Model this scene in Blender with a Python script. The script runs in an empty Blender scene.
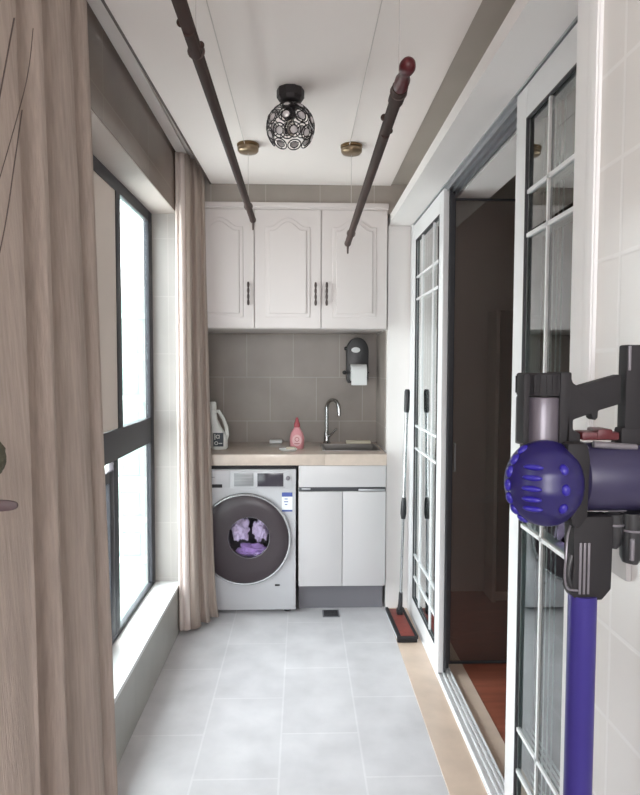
import bpy, bmesh, math, random
from mathutils import Vector, Matrix
random.seed(7)
PI = math.pi
scene = bpy.context.scene
COL = scene.collection

# ------------------------------------------------------------------ materials
def lin(c):
    return tuple(((v/255)/12.92 if v/255 <= .04045 else ((v/255+.055)/1.055)**2.4) for v in c)

def mat(name, rgb, rough=.5, metal=0, noise=0, nscale=8, bump=0, bscale=60, stretch=None, coat=0, emit=None, spec=.5, transl=0):
    m = bpy.data.materials.new(name); m.use_nodes = True
    nt = m.node_tree; N = nt.nodes; L = nt.links
    b = N['Principled BSDF']
    c = lin(rgb)
    b.inputs['Base Color'].default_value = (*c, 1)
    b.inputs['Roughness'].default_value = rough
    b.inputs['Metallic'].default_value = metal
    b.inputs['Specular IOR Level'].default_value = spec
    if coat: b.inputs['Coat Weight'].default_value = coat
    tc = N.new('ShaderNodeTexCoord'); mp = N.new('ShaderNodeMapping')
    L.new(tc.outputs['Object'], mp.inputs['Vector'])
    if stretch: mp.inputs['Scale'].default_value = stretch
    if noise:
        n = N.new('ShaderNodeTexNoise'); n.inputs['Scale'].default_value = nscale; n.inputs['Detail'].default_value = 6
        L.new(mp.outputs[0], n.inputs['Vector'])
        r = N.new('ShaderNodeMapRange'); r.inputs['From Min'].default_value = .3; r.inputs['From Max'].default_value = .7
        r.inputs['To Min'].default_value = 1-noise; r.inputs['To Max'].default_value = 1+noise
        L.new(n.outputs['Fac'], r.inputs['Value'])
        mx = N.new('ShaderNodeVectorMath'); mx.operation = 'SCALE'; mx.inputs[0].default_value = c
        L.new(r.outputs[0], mx.inputs['Scale']); L.new(mx.outputs[0], b.inputs['Base Color'])
    if bump:
        n2 = N.new('ShaderNodeTexNoise'); n2.inputs['Scale'].default_value = bscale; n2.inputs['Detail'].default_value = 3
        L.new(mp.outputs[0], n2.inputs['Vector'])
        bp = N.new('ShaderNodeBump'); bp.inputs['Strength'].default_value = bump; bp.inputs['Distance'].default_value = .01
        L.new(n2.outputs['Fac'], bp.inputs['Height']); L.new(bp.outputs[0], b.inputs['Normal'])
    if transl:
        out = N['Material Output']
        t = N.new('ShaderNodeBsdfTranslucent'); t.inputs['Color'].default_value = (*c, 1)
        ms = N.new('ShaderNodeMixShader'); ms.inputs[0].default_value = transl
        L.new(b.outputs[0], ms.inputs[1]); L.new(t.outputs[0], ms.inputs[2]); L.new(ms.outputs[0], out.inputs['Surface'])
    return m

def tile_mat(name, rgb, grout, w, h, plane='YZ', rough=.3, var=.06, noise=.1, nscale=3, offset=0., ox=0, oy=0, mortar=.004, bump=.15, spec=.5):
    """brick grid on world positions: plane = the two world axes used as u (along a brick) and v"""
    m = bpy.data.materials.new(name); m.use_nodes = True
    nt = m.node_tree; N = nt.nodes; L = nt.links; b = N['Principled BSDF']
    g = N.new('ShaderNodeNewGeometry'); s = N.new('ShaderNodeSeparateXYZ'); c = N.new('ShaderNodeCombineXYZ')
    L.new(g.outputs['Position'], s.inputs[0])
    L.new(s.outputs[plane[0]], c.inputs['X']); L.new(s.outputs[plane[1]], c.inputs['Y'])
    mp = N.new('ShaderNodeMapping'); mp.inputs['Location'].default_value = (ox, oy, 0)
    L.new(c.outputs[0], mp.inputs['Vector'])
    br = N.new('ShaderNodeTexBrick'); br.offset = offset; br.squash = 1
    br.inputs['Scale'].default_value = 1; br.inputs['Brick Width'].default_value = w; br.inputs['Row Height'].default_value = h
    br.inputs['Mortar Size'].default_value = mortar; br.inputs['Mortar Smooth'].default_value = .6
    k = lin(rgb)
    br.inputs['Color1'].default_value = (*[v*(1-var) for v in k], 1); br.inputs['Color2'].default_value = (*[v*(1+var) for v in k], 1)
    br.inputs['Mortar'].default_value = (*lin(grout), 1)
    L.new(mp.outputs[0], br.inputs['Vector'])
    n = N.new('ShaderNodeTexNoise'); n.inputs['Scale'].default_value = nscale; n.inputs['Detail'].default_value = 7
    L.new(g.outputs['Position'], n.inputs['Vector'])
    r = N.new('ShaderNodeMapRange'); r.inputs['From Min'].default_value = .3; r.inputs['From Max'].default_value = .7
    r.inputs['To Min'].default_value = 1-noise; r.inputs['To Max'].default_value = 1+noise
    L.new(n.outputs['Fac'], r.inputs['Value'])
    mx = N.new('ShaderNodeVectorMath'); mx.operation = 'SCALE'
    L.new(br.outputs['Color'], mx.inputs[0]); L.new(r.outputs[0], mx.inputs['Scale'])
    L.new(mx.outputs[0], b.inputs['Base Color'])
    bp = N.new('ShaderNodeBump'); bp.invert = True; bp.inputs['Strength'].default_value = bump; bp.inputs['Distance'].default_value = .004
    L.new(br.outputs['Fac'], bp.inputs['Height']); L.new(bp.outputs[0], b.inputs['Normal'])
    b.inputs['Roughness'].default_value = rough
    b.inputs['Specular IOR Level'].default_value = spec
    return m

def glass_mat(name, tint=(235, 242, 240), ior=1.5, gloss=1.0, rough=.01):
    m = bpy.data.materials.new(name); m.use_nodes = True
    nt = m.node_tree; N = nt.nodes; L = nt.links
    N.remove(N['Principled BSDF']); out = N['Material Output']
    t = N.new('ShaderNodeBsdfTransparent'); t.inputs[0].default_value = (*lin(tint), 1)
    g = N.new('ShaderNodeBsdfGlossy'); g.inputs['Roughness'].default_value = rough; g.inputs[0].default_value = (.95, .97, .97, 1)
    f = N.new('ShaderNodeFresnel'); f.inputs['IOR'].default_value = ior
    k = N.new('ShaderNodeMath'); k.operation = 'MULTIPLY'; k.inputs[1].default_value = gloss; k.use_clamp = True
    mx = N.new('ShaderNodeMixShader')
    L.new(f.outputs[0], k.inputs[0]); L.new(k.outputs[0], mx.inputs[0])
    L.new(t.outputs[0], mx.inputs[1]); L.new(g.outputs[0], mx.inputs[2]); L.new(mx.outputs[0], out.inputs['Surface'])
    return m

M = {}
M['ceiling'] = mat('ceiling_paint', (236, 228, 224), .75, noise=.015, nscale=2)
M['white'] = mat('white_plaster', (230, 226, 224), .6, noise=.015, nscale=3)
M['white_gloss'] = mat('white_frame', (232, 232, 233), .3)
M['casing'] = mat('white_casing', (240, 240, 240), .75, spec=.2)
M['cab'] = mat('cabinet_white', (207, 199, 197), .38, noise=.01, nscale=3)
M['cab_low'] = mat('cabinet_grey_white', (192, 188, 189), .32)
M['edge_shade'] = mat('ceiling_edge_shade', (92, 80, 76), .5)
M['kick'] = mat('plinth_grey', (120, 118, 124), .5)
M['counter'] = mat('worktop_stone', (194, 178, 166), .22, noise=.06, nscale=25)
M['backtile'] = tile_mat('splashback_tile', (150, 141, 134), (172, 165, 158), .300, .285, 'XZ', .35, .03, .09, 5, .5, ox=.055, oy=.08, mortar=.003, bump=.08)
M['backtile_x'] = tile_mat('splashback_tile_side', (150, 141, 134), (172, 165, 158), .300, .285, 'YZ', .35, .03, .09, 5, .5, ox=.055, oy=.08, mortar=.003, bump=.08)
M['bandtile_y'] = tile_mat('band_tile_back', (150, 141, 134), (170, 162, 154), .30, .285, 'XZ', .35, .05, .08, 5, 0, ox=.2, oy=.1, mortar=.003, bump=.05)
M['bandflat'] = mat('recess_grey', (172, 164, 156), .5, noise=.05, nscale=4)
M['lefttile'] = tile_mat('left_wall_tile', (140, 126, 116), (150, 138, 128), .6, .30, 'YZ', .22, .04, .12, 2.5, 0, ox=.3, oy=.1, mortar=.003, bump=.05)
M['lowtile'] = tile_mat('parapet_tile', (172, 170, 164), (160, 156, 150), .6, .30, 'YZ', .35, .02, .10, 4, 0, mortar=.003, bump=.05)
M['reveal'] = tile_mat('reveal_tile', (170, 165, 161), (180, 175, 171), .60, .30, 'XZ', .4, .02, .05, 4, 0, ox=.1, oy=.02, mortar=.003, bump=.05)
M['revealtop'] = mat('reveal_plaster', (186, 176, 170), .6, noise=.04, nscale=5)
M['righttile'] = tile_mat('right_wall_tile', (226, 223, 220), (233, 231, 229), .30, .148, 'YZ', .22, .015, .03, 5, 0, ox=.245, oy=.034, mortar=.005, bump=.1)
M['floor'] = tile_mat('floor_tile', (206, 203, 205), (216, 213, 215), .52, .298, 'YX', .34, .02, .11, 5.5, .5, ox=.01, oy=.077, mortar=.005, bump=.05)
M['marble'] = mat('beige_marble', (212, 190, 172), .25, noise=.08, nscale=9)
M['sill'] = mat('white_sill_stone', (240, 240, 238), .3)
M['wood'] = mat('red_brown_floorboards', (142, 82, 64), .35, noise=.2, nscale=4, stretch=(1, 8, 1))
M['dark_wall'] = mat('dim_room_wall', (200, 194, 190), .7, noise=.03, nscale=2)
M['darkframe'] = mat('charcoal_aluminium', (58, 58, 63), .5, 0, spec=.3)
M['alu'] = mat('grey_aluminium', (176, 178, 182), .3, .6)
M['gasket'] = mat('dark_gasket', (70, 70, 74), .5)
M['glass'] = glass_mat('door_glass', (214, 224, 222), 1.62, 2.1)
M['smoked'] = glass_mat('smoked_glass', (240, 236, 234), 1.5, 1.5)
_nt = M['smoked'].node_tree; _o = _nt.nodes['Material Output']; _src = _o.inputs['Surface'].links[0].from_socket
_d = _nt.nodes.new('ShaderNodeBsdfDiffuse'); _d.inputs['Color'].default_value = (*lin((178, 168, 164)), 1)
_m = _nt.nodes.new('ShaderNodeMixShader'); _m.inputs[0].default_value = .10
_nt.links.new(_src, _m.inputs[1]); _nt.links.new(_d.outputs[0], _m.inputs[2]); _nt.links.new(_m.outputs[0], _o.inputs['Surface'])
M['glasswin'] = glass_mat('window_glass', (240, 246, 246), 1.45, .6)
M['pane_reflection'] = mat('beige_pane_reflection', (188, 178, 172), .7, noise=.05, nscale=3, transl=.3)
def fabric(name, rgb, transl):
    m = mat(name, rgb, .9, noise=.13, nscale=60, bump=.25, bscale=180, stretch=(2.2, 2.2, .06), transl=transl, spec=.15)
    return m
M['curtain'] = fabric('taupe_linen', (178, 163, 153), .07)
M['lining'] = fabric('pale_lining', (238, 226, 220), .3)
M['steel'] = mat('silver_panel', (188, 187, 190), .38, .1)
M['steel2'] = mat('silver_trim', (190, 192, 194), .22, .8)
M['display'] = mat('dark_display', (62, 58, 66), .15)
M['hatch'] = mat('grey_hatch_panel', (140, 140, 142), .35, .3, noise=.2, nscale=40, stretch=(.2, 1, 4))
M['ring'] = mat('smoked_door_ring', (66, 58, 62), .3, spec=.35)
M['port'] = glass_mat('porthole_glass', (244, 240, 248), 1.45, .5)
M['drum'] = mat('drum_dark', (140, 124, 150), .35, .2)
M['laundry_w'] = mat('white_lilac_cloth', (246, 240, 250), .9, noise=.15, nscale=18)
M['laundry_p'] = mat('violet_cloth', (206, 178, 232), .9, noise=.2, nscale=25)
M['blue'] = mat('blue_print', (70, 84, 150), .5)
M['paper'] = mat('white_paper', (228, 230, 230), .7)
M['chrome'] = mat('chrome', (190, 190, 190), .12, 1)
M['basin'] = mat('brushed_steel', (150, 146, 142), .3, .9)
M['bronze'] = mat('aged_bronze', (128, 104, 74), .35, .75)
M['bronze_l'] = mat('pale_brass', (140, 122, 100), .3, .75)
M['black'] = mat('black_metal', (48, 44, 46), .4, .3)
M['crystal'] = mat('crystal_glass', (208, 202, 204), .08, 0, spec=1, coat=1)
M['bulb'] = glass_mat('bulb_glass', (228, 224, 220), 1.5, 1.0)
M['pole'] = mat('brown_airer_tube', (66, 50, 46), .6, 0, spec=.25, noise=.12, nscale=12)
M['pole2'] = mat('grey_airer_tube', (100, 86, 82), .35, .3)
M['red'] = mat('dark_red_plastic', (84, 26, 32), .4)
M['cord'] = mat('pale_cord', (205, 198, 194), .7)
M['handle'] = mat('antique_iron', (74, 64, 62), .4, .5)
M['det'] = mat('white_bottle', (226, 226, 222), .35)
M['det_lab'] = mat('dark_label', (58, 66, 74), .5)
M['pink'] = mat('pink_bottle', (214, 146, 152), .35)
M['pinkcap'] = mat('rose_cap', (172, 78, 86), .4)
M['pinklab'] = mat('pale_pink_label', (226, 186, 188), .5)
M['cream'] = mat('cream_plastic', (214, 206, 186), .5)
M['blackpl'] = mat('black_plastic', (46, 46, 48), .35)
M['charcoal'] = mat('charcoal_plastic', (42, 40, 42), .6, spec=.25)
M['greypl'] = mat('grey_metallic_plastic', (128, 124, 130), .3, .35)
M['shadowgrey'] = mat('shadow_grey', (176, 172, 170), .5)
M['bin'] = mat('smoky_bin', (92, 86, 94), .3, .3, coat=.2)
M['violet'] = mat('violet_metal_tube', (54, 44, 124), .38, .2)
M['violet_d'] = mat('deep_violet_plastic', (30, 22, 84), .34)
M['violet_b'] = mat('bright_blue_violet', (42, 30, 140), .3)
M['motor'] = mat('purple_grey_shell', (52, 48, 76), .4)
M['mop_red'] = mat('maroon_mop_plate', (128, 56, 48), .5, noise=.15, nscale=30)
M['mop_pad'] = mat('white_mop_pad', (205, 205, 208), .95)
M['cabinet_pale'] = mat('pale_wood_side', (196, 186, 180), .5)
M['cabinet_dark'] = mat('dark_wood_front', (120, 104, 98), .45)
M['twig'] = mat('dark_twig', (70, 56, 52), .7)
M['leaf'] = mat('dusky_brown_leaf', (82, 66, 68), .5)
M['pod'] = mat('olive_seed_head', (74, 72, 58), .9, bump=.6, bscale=90)
M['vase'] = mat('grey_stoneware', (130, 124, 120), .5)
M['facade'] = mat('pale_green_facade', (128, 146, 138), .8)
M['facade_l'] = mat('white_facade_band', (165, 174, 170), .8)
M['facade_w'] = mat('facade_window', (104, 124, 120), .3)

# ------------------------------------------------------------------ mesh builder
class MB:
    def __init__(s): s.bm = bmesh.new(); s.mi = 0
    def _new(s, f0):
        for f in s.bm.faces:
            if not f.tag: f.material_index = s.mi; f.tag = True
        return s
    def box(s, x0, x1, y0, y1, z0, z1, bev=0, rot=None, seg=2):
        t = bmesh.new(); bmesh.ops.create_cube(t, size=1)
        cx, cy, cz = (x0+x1)/2, (y0+y1)/2, (z0+z1)/2
        for v in t.verts: v.co = Vector((v.co.x*abs(x1-x0), v.co.y*abs(y1-y0), v.co.z*abs(z1-z0)))
        if bev: bmesh.ops.bevel(t, geom=t.edges[:], offset=bev, segments=seg, affect='EDGES', profile=.6)
        if rot is not None:
            for v in t.verts: v.co = rot @ v.co
        for v in t.verts: v.co += Vector((cx, cy, cz))
        return s.merge(t)
    def merge(s, t):
        me = bpy.data.meshes.new('t'); t.to_mesh(me); t.free(); s.bm.from_mesh(me); bpy.data.meshes.remove(me)
        # from_mesh keeps old tags off on new faces
        return s._new(0)
    def tube(s, pts, r, seg=10, cap=True):
        pts = [Vector(p) for p in pts]; n = len(pts)
        rs = r if isinstance(r, (list, tuple)) else [r]*n
        rings = []; up = None
        for i, p in enumerate(pts):
            d = (pts[min(i+1, n-1)]-pts[max(i-1, 0)]).normalized()
            if up is None:
                up = Vector((0, 0, 1)) if abs(d.z) < .9 else Vector((1, 0, 0))
            a = d.cross(up).normalized(); b = a.cross(d).normalized(); up = b
            rings.append([s.bm.verts.new(p+(a*math.cos(2*PI*k/seg)+b*math.sin(2*PI*k/seg))*rs[i]) for k in range(seg)])
        for i in range(n-1):
            for k in range(seg):
                s.bm.faces.new((rings[i][k], rings[i][(k+1) % seg], rings[i+1][(k+1) % seg], rings[i+1][k]))
        if cap:
            s.bm.faces.new(rings[0][::-1]); s.bm.faces.new(rings[-1])
        return s._new(0)
    def lathe(s, prof, c=(0, 0, 0), axis='Z', seg=32, sx=1, sy=1, close=False):
        """prof: list of (r, h)"""
        c = Vector(c); rings = []
        def P(r, h, a):
            u, v = r*math.cos(a)*sx, r*math.sin(a)*sy
            if axis == 'Z': return c+Vector((u, v, h))
            if axis == 'Y': return c+Vector((u, h, v))
            return c+Vector((h, u, v))
        for r, h in prof:
            if r < 1e-6: rings.append([s.bm.verts.new(P(0, h, 0))])
            else: rings.append([s.bm.verts.new(P(r, h, 2*PI*k/seg)) for k in range(seg)])
        pairs = list(zip(rings, rings[1:])) + ([(rings[-1], rings[0])] if close else [])
        for A, B in pairs:
            for k in range(seg):
                k2 = (k+1) % seg
                if len(A) == 1 and len(B) == 1: continue
                if len(A) == 1: s.bm.faces.new((A[0], B[k2], B[k]))
                elif len(B) == 1: s.bm.faces.new((A[k], A[k2], B[0]))
                else: s.bm.faces.new((A[k], A[k2], B[k2], B[k]))
        if not close:
            if len(rings[0]) > 1: s.bm.faces.new(rings[0][::-1])
            if len(rings[-1]) > 1: s.bm.faces.new(rings[-1])
        return s._new(0)
    def prism(s, poly, plane, a, b, bev=0):
        """poly in the plane's two axes, extruded from a to b along the third"""
        t = bmesh.new()
        def P(u, v, w):
            return {'XZ': (u, w, v), 'XY': (u, v, w), 'YZ': (w, u, v)}[plane]
        A = [t.verts.new(P(u, v, a)) for u, v in poly]; B = [t.verts.new(P(u, v, b)) for u, v in poly]
        fa = t.faces.new(A); fb = t.faces.new(B[::-1])
        n = len(poly)
        for i in range(n): t.faces.new((A[i], B[i], B[(i+1) % n], A[(i+1) % n]))
        bmesh.ops.recalc_face_normals(t, faces=t.faces[:])
        if bev:
            es = [e for e in t.edges if e.calc_face_angle(0) > .5]
            bmesh.ops.bevel(t, geom=es, offset=bev, segments=2, affect='EDGES', profile=.6)
        return s.merge(t)
    def torus(s, c, n, R, r, seg=20, ms=6):
        c = Vector(c); n = Vector(n).normalized()
        q = n.to_track_quat('Z', 'Y'); rings = []
        for i in range(seg):
            a = 2*PI*i/seg; ring = []
            for j in range(ms):
                b = 2*PI*j/ms; rr = R+r*math.cos(b)
                ring.append(s.bm.verts.new(c+q @ Vector((rr*math.cos(a), rr*math.sin(a), r*math.sin(b)))))
            rings.append(ring)
        for i in range(seg):
            for j in range(ms):
                s.bm.faces.new((rings[i][j], rings[(i+1) % seg][j], rings[(i+1) % seg][(j+1) % ms], rings[i][(j+1) % ms]))
        return s._new(0)
    def ball(s, c, rx, ry=None, rz=None, seg=20, rings=12, rot=None):
        ry = ry or rx; rz = rz or rx
        t = bmesh.new(); bmesh.ops.create_uvsphere(t, u_segments=seg, v_segments=rings, radius=1)
        for v in t.verts:
            v.co = Vector((v.co.x*rx, v.co.y*ry, v.co.z*rz))
            if rot is not None: v.co = rot @ v.co
            v.co += Vector(c)
        return s.merge(t)
    def grid(s, fn, nu, nv):
        V = [[s.bm.verts.new(fn(i/nu, j/nv)) for j in range(nv+1)] for i in range(nu+1)]
        for i in range(nu):
            for j in range(nv):
                s.bm.faces.new((V[i][j], V[i+1][j], V[i+1][j+1], V[i][j+1]))
        return s._new(0)
    def build(s, name, mats, parent=None, base=None, smooth=40, kind=None, label=None, cat=None, group=None, recalc=True):
        if not isinstance(mats, (list, tuple)): mats = [mats]
        if recalc: bmesh.ops.recalc_face_normals(s.bm, faces=s.bm.faces[:])
        me = bpy.data.meshes.new(name); s.bm.to_mesh(me); s.bm.free()
        if parent is not None:
            p = parent; off = Vector((0, 0, 0))
            while p is not None: off += p.location; p = p.parent
            loc = Vector((0, 0, 0))
        else:
            if base is None:
                xs = [v.co.x for v in me.vertices]; ys = [v.co.y for v in me.vertices]; zs = [v.co.z for v in me.vertices]
                base = ((min(xs)+max(xs))/2, (min(ys)+max(ys))/2, min(zs))
            off = Vector(base); loc = off
        me.transform(Matrix.Translation(-off))
        for m in mats: me.materials.append(M[m] if isinstance(m, str) else m)
        for p in me.polygons: p.use_smooth = True
        me.set_sharp_from_angle(angle=math.radians(smooth))
        o = bpy.data.objects.new(name, me); COL.objects.link(o)
        o.location = loc
        if parent is not None: o.parent = parent
        if kind: o['kind'] = kind
        if label: o['label'] = label
        if cat: o['category'] = cat
        if group: o['group'] = group
        return o

def thing(name, label, cat, loc, group=None, kind=None):
    o = bpy.data.objects.new(name, None); COL.objects.link(o); o.location = loc; o.empty_display_size = .05
    if label: o['label'] = label
    if cat: o['category'] = cat
    if group: o['group'] = group
    if kind: o['kind'] = kind
    return o

def struct(name, mats, *boxes, bev=0):
    m = MB()
    for b in boxes: m.box(*b, bev=bev)
    return m.build(name, mats, kind='structure')

# ------------------------------------------------------------------ the setting
H = 1.42
XL, XR, YB, YN = -.651, .4918, 4.03, -1.3
ZC = 2.417
XD = .619          # face of the sliding doors
XG = -.782         # face of the window frame
struct('floor', 'floor', (XL-.25, .4918, YN, YB+.1, -.08, 0))
struct('trim_1', 'marble', (.4918, .618, YN, 3.554, -.08, .003), (.692, .765, .6, 3.9, -.08, .003))
struct('floor', 'wood', (.765, 3.4, -.6, 4.9, -.08, .001))
struct('trim_2', 'white_gloss', (.618, .692, 1.116, 3.554, -.08, .006))
# sliding track on the floor and in the head
m = MB()
for x in (.626, .650, .668, .686): m.box(x-.003, x+.003, 1.116, 3.50, .006, .018)
m.build('trim_3', 'white_gloss', kind='structure')
m = MB()
m.box(.622, .712, 1.116, 3.50, 2.206, 2.213)
for x in (.640, .668, .696): m.box(x-.003, x+.003, 1.116, 3.50, 2.190, 2.206)
m.build('trim_4', 'alu', kind='structure')

m = MB(); m.prism([(-.498, 3.48), (-.62, YN), (XR, YN), (XR, 3.48)], 'XY', ZC, 2.47)
m.build('ceiling', 'ceiling', kind='structure')
struct('ceiling', 'white', (XL-.25, .9, YN, YB+.1, 2.52, 2.60))
m = MB(); m.prism([(-.505, 3.48), (-.627, YN), (-.62, YN), (-.498, 3.48)], 'XY', ZC-.004, 2.47)  # dark strip paints the shade on the ceiling panel's side edge
m.build('trim_5', 'edge_shade', kind='structure')
struct('trim_6', 'bandflat', (XR, .60, YN, 3.48, ZC+.006, 2.52))
struct('trim_7', 'bandtile_y', (XL, .60, 3.48, 3.52, 2.318, 2.52), (.4775, .60, 3.48, 3.52, 2.262, 2.318))
# left wall: parapet, head over the window, the piers each side
struct('wall_left', 'lowtile', (XL-.178, XL, .2, 3.30, 0, .243))
m = MB(); m.box(XL-.178, XL, .2, 3.30, 2.212, 2.52)
m.build('wall_left', 'lefttile', kind='structure')
struct('trim_8', 'revealtop', (XL-.176, XL-.002, .2, 3.30, 2.2084, 2.212))
struct('wall_left', 'reveal', (XL-.178, XL, 3.30, YB+.1, 0, 2.52))
struct('wall_left', 'lefttile', (XL-.178, XL, YN, .2, 0, 2.52))
struct('trim_9', 'sill', (XG-.024, XL+.002, .2, 3.30, .243, .2613))
struct('wall_back', 'backtile', (XL-.25, .60, YB, YB+.1, 0, 2.52))
# right wall: jamb pier, lintel, wall above, near tiled wall
struct('wall_right', 'white', (XR, .86, 3.554, YB, 0, 2.2127))
m = MB(); m.prism([(XR, 2.2127), (.86, 2.2127), (.86, 2.276), (.535, 2.276), (XR, 2.262)], 'XZ', YN, YB, bev=0)
m.build('wall_right', 'white', kind='structure')
struct('wall_right', 'bandflat', (.60, .86, YN, YB, 2.276, 2.52))
struct('wall_right', 'righttile', (XR, .86, YN, 1.0287, 0, 2.2127))
m = MB(); m.box(XR-.006, XD+.09, 1.0287, 1.1163, 0, 2.2127, bev=.003); m.box(XR-.009, XR-.004, 1.032, 1.062, 0, 2.2127, bev=.002)
m.build('trim_10', 'casing', kind='structure')
m = MB(); m.box(.486, .4918, 3.60, 4.028, .926, 1.624)
m.build('wall_right', 'backtile_x', kind='structure')
struct('trim_11', 'white_gloss', (XD, .712, 3.496, 3.554, 0, 2.2127), bev=.003)
struct('trim_12', 'white', (.712, .86, .9, 3.554, 2.19, 2.2127))
# the dim room beyond
struct('wall_room_back', 'dark_wall', (.86, 3.4, 3.82, 3.92, 0, 2.6))
struct('wall_room_right', 'dark_wall', (3.4, 3.5, -.6, 3.92, 0, 2.6))
struct('wall_room_front', 'dark_wall', (.86, 3.5, -.7, -.6, 0, 2.6))
struct('ceiling_room', 'dark_wall', (.86, 3.5, -.7, 3.92, 2.6, 2.7))

# unseen end wall added behind the viewer, its opening sized for frontal fill
struct('unseen_end_wall', 'white', (XL-.25, .86, YN-.12, YN, 0, 1.0), (XL-.25, .86, YN-.12, YN, 2.22, 2.52), (XL-.25, -.50, YN-.12, YN, 1.0, 2.22), (.40, .86, YN-.12, YN, 1.0, 2.22))
m = MB()
for b in ((-.50, .40, 1.0, 1.05), (-.50, .40, 2.17, 2.22), (-.50, -.45, 1.05, 2.17), (.35, .40, 1.05, 2.17)): m.box(b[0], b[1], YN-.08, YN-.02, b[2], b[3])
m.build('fill_window', 'darkframe', kind='structure')
# ------------------------------------------------------------------ window
win = thing('window_1', None, None, (XG, 1.75, .2613), kind='structure')
xa, xb = XG-.024, XG
m = MB()
z0, z1 = .2613, 2.2084
m.box(xa, xb, 3.225, 3.30, z0, z1, bev=.002)
m.box(xa, xb, .2, .26, z0, z1, bev=.002)
m.box(xa, xb, .26, 3.245, z1-.055, z1, bev=.002)
m.box(xa, xb, .26, 3.245, z0, z0+.02, bev=.002)
m.box(xa, xb, .26, 3.245, 1.02, 1.148, bev=.002)
m.box(XG-.022, xb, 2.672, 2.735, 1.148, z1-.055, bev=.002)
m.box(XG-.022, xb, 2.592, 2.655, z0+.02, 1.02, bev=.002)
m.box(xa, xb, 1.45, 1.51, z0+.02, z1-.055, bev=.002)
m.build('frame', 'darkframe', win)
m = MB()   # opening sash at the lower left
x2, x3 = XG-.022, XG+.010
for (a, b, c, d) in ((2.50, 2.555, .30, .99), (1.53, 1.575, .30, .99), (1.575, 2.50, .285, .33), (1.575, 2.50, .945, .99)):
    m.box(x2, x3, a, b, c, d, bev=.002)
m.build('sash', 'darkframe', win)
for (a, b, c, d) in ((2.735, 3.225, 1.148, 2.153), (1.51, 2.672, 1.148, 2.153), (.26, 1.45, 1.148, 2.153), (2.655, 3.225, .281, 1.02), (1.575, 2.50, .33, .945), (.26, 1.45, .281, 1.02)):
    MB().box(XG-.018, XG-.012, a, b, c, d).build('pane', 'glasswin', win)
MB().box(XG-.008, XG-.004, 1.51, 2.672, 1.15, 2.153).build('pane_reflection', 'pane_reflection', win, label='beige sheet imitating a curtain reflection in the upper pane')  # opaque beige sheet paints the curtain's reflection in this pane

# ------------------------------------------------------------------ sliding doors
def sliding_door(n, x, ya, yb, handle=None):
    t = thing('door_%d' % n, None, None, (x+.012, (ya+yb)/2, .018), kind='structure')
    x0, x1 = x, x+.026; st = .082; zb, zt = .018, 2.1995; gz0, gz1 = .118, 2.108
    m = MB()
    m.box(x0, x1, ya, ya+st, zb, zt, bev=.003); m.box(x0, x1, yb-st, yb, zb, zt, bev=.003)
    m.box(x0, x1, ya+st, yb-st, zb, gz0, bev=.003); m.box(x0, x1, ya+st, yb-st, gz1, zt, bev=.003)
    m.build('frame', 'white_gloss', t)
    m = MB(); g0, g1 = ya+st, yb-st
    for zz0, zz1 in ((gz0, gz0+.004), (gz1-.004, gz1)): m.box(x0-.001, x0+.008, g0, g1, zz0, zz1)
    for yy0, yy1 in ((g0, g0+.004), (g1-.004, g1)): m.box(x0-.001, x0+.008, yy0, yy1, gz0, gz1)
    m.build('gasket', 'gasket', t)
    MB().box(x+.010, x+.016, g0, g1, gz0, gz1).build('glass_pane', 'glass', t)
    m = MB()
    for yy in (g0+.15, g1-.15): m.box(x+.004, x+.010, yy-.005, yy+.005, gz0, gz1)
    for zz in (1.905, 1.785, 1.09, .965, .365, .24): m.box(x+.004, x+.010, g0, g1, zz-.0055, zz+.0055)
    m.build('glazing_bars', 'white_gloss', t)
    if handle:
        MB().box(x-.004, x, handle-.012, handle+.012, 1.0, 1.12, bev=.002).build('handle', 'alu', t)
sliding_door(1, XD+.004, 1.105, 1.825)
sliding_door(2, XD+.040, 1.105, 1.815)
sliding_door(3, XD+.004, 2.753, 3.494)
sliding_door(4, XD+.040, 2.800, 3.494)
m = MB(); m.box(XD+.031, XD+.039, 2.75, 2.80, .02, 2.198); m.box(XD+.042, XD+.064, 2.792, 2.7995, .02, 2.198)
m.build('trim_13', 'gasket', kind='structure')

# smoked glass leaf standing open into the dim room
t = thing('door_5', None, None, (1.10, 2.875, .004), kind='structure')
MB().box(.700, 1.50, 2.870, 2.878, .006, 2.185).build('glass_pane', 'smoked', t, label='hazy tinted glass leaf')
m = MB(); m.box(.694, .706, 2.864, 2.884, .004, 2.188, bev=.001); m.box(1.494, 1.506, 2.864, 2.884, .004, 2.188, bev=.001); m.box(.706, 1.494, 2.866, 2.882, .004, .012); m.box(.706, 1.494, 2.866, 2.882, 2.180, 2.188)
m.build('frame', 'gasket', t)
m = MB(); m.tube([(.712, 2.866, .93), (.712, 2.845, .93), (.712, 2.845, 1.06), (.712, 2.866, 1.06)], .004, 8); m.build('handle', 'alu', t)
# ------------------------------------------------------------------ dim room furniture
t = thing('wardrobe', 'dark-fronted tall cabinet with a pale side panel in the dim room', 'cabinet', (1.55, 3.72, 0))
MB().box(1.145, 1.165, 3.63, 3.80, 0, 1.75, bev=.002).build('side_panel', 'cabinet_pale', t, label='pale side panel')
MB().box(1.165, 1.95, 3.65, 3.80, .06, 1.75, bev=.003).build('body', 'cabinet_dark', t)
MB().box(1.165, 1.95, 3.66, 3.80, 0, .06).build('plinth', 'cabinet_pale', t)
for a, b, h in ((1.17, 1.555, 1.53), (1.56, 1.945, 1.585)):
    d = MB().box(a, b, 3.63, 3.65, .07, 1.74, bev=.003).build('door', 'cabinet_dark', t)
    MB().box(h-.006, h+.006, 3.61, 3.63, .8, .95, bev=.003).build('handle', 'alu', d)

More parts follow.
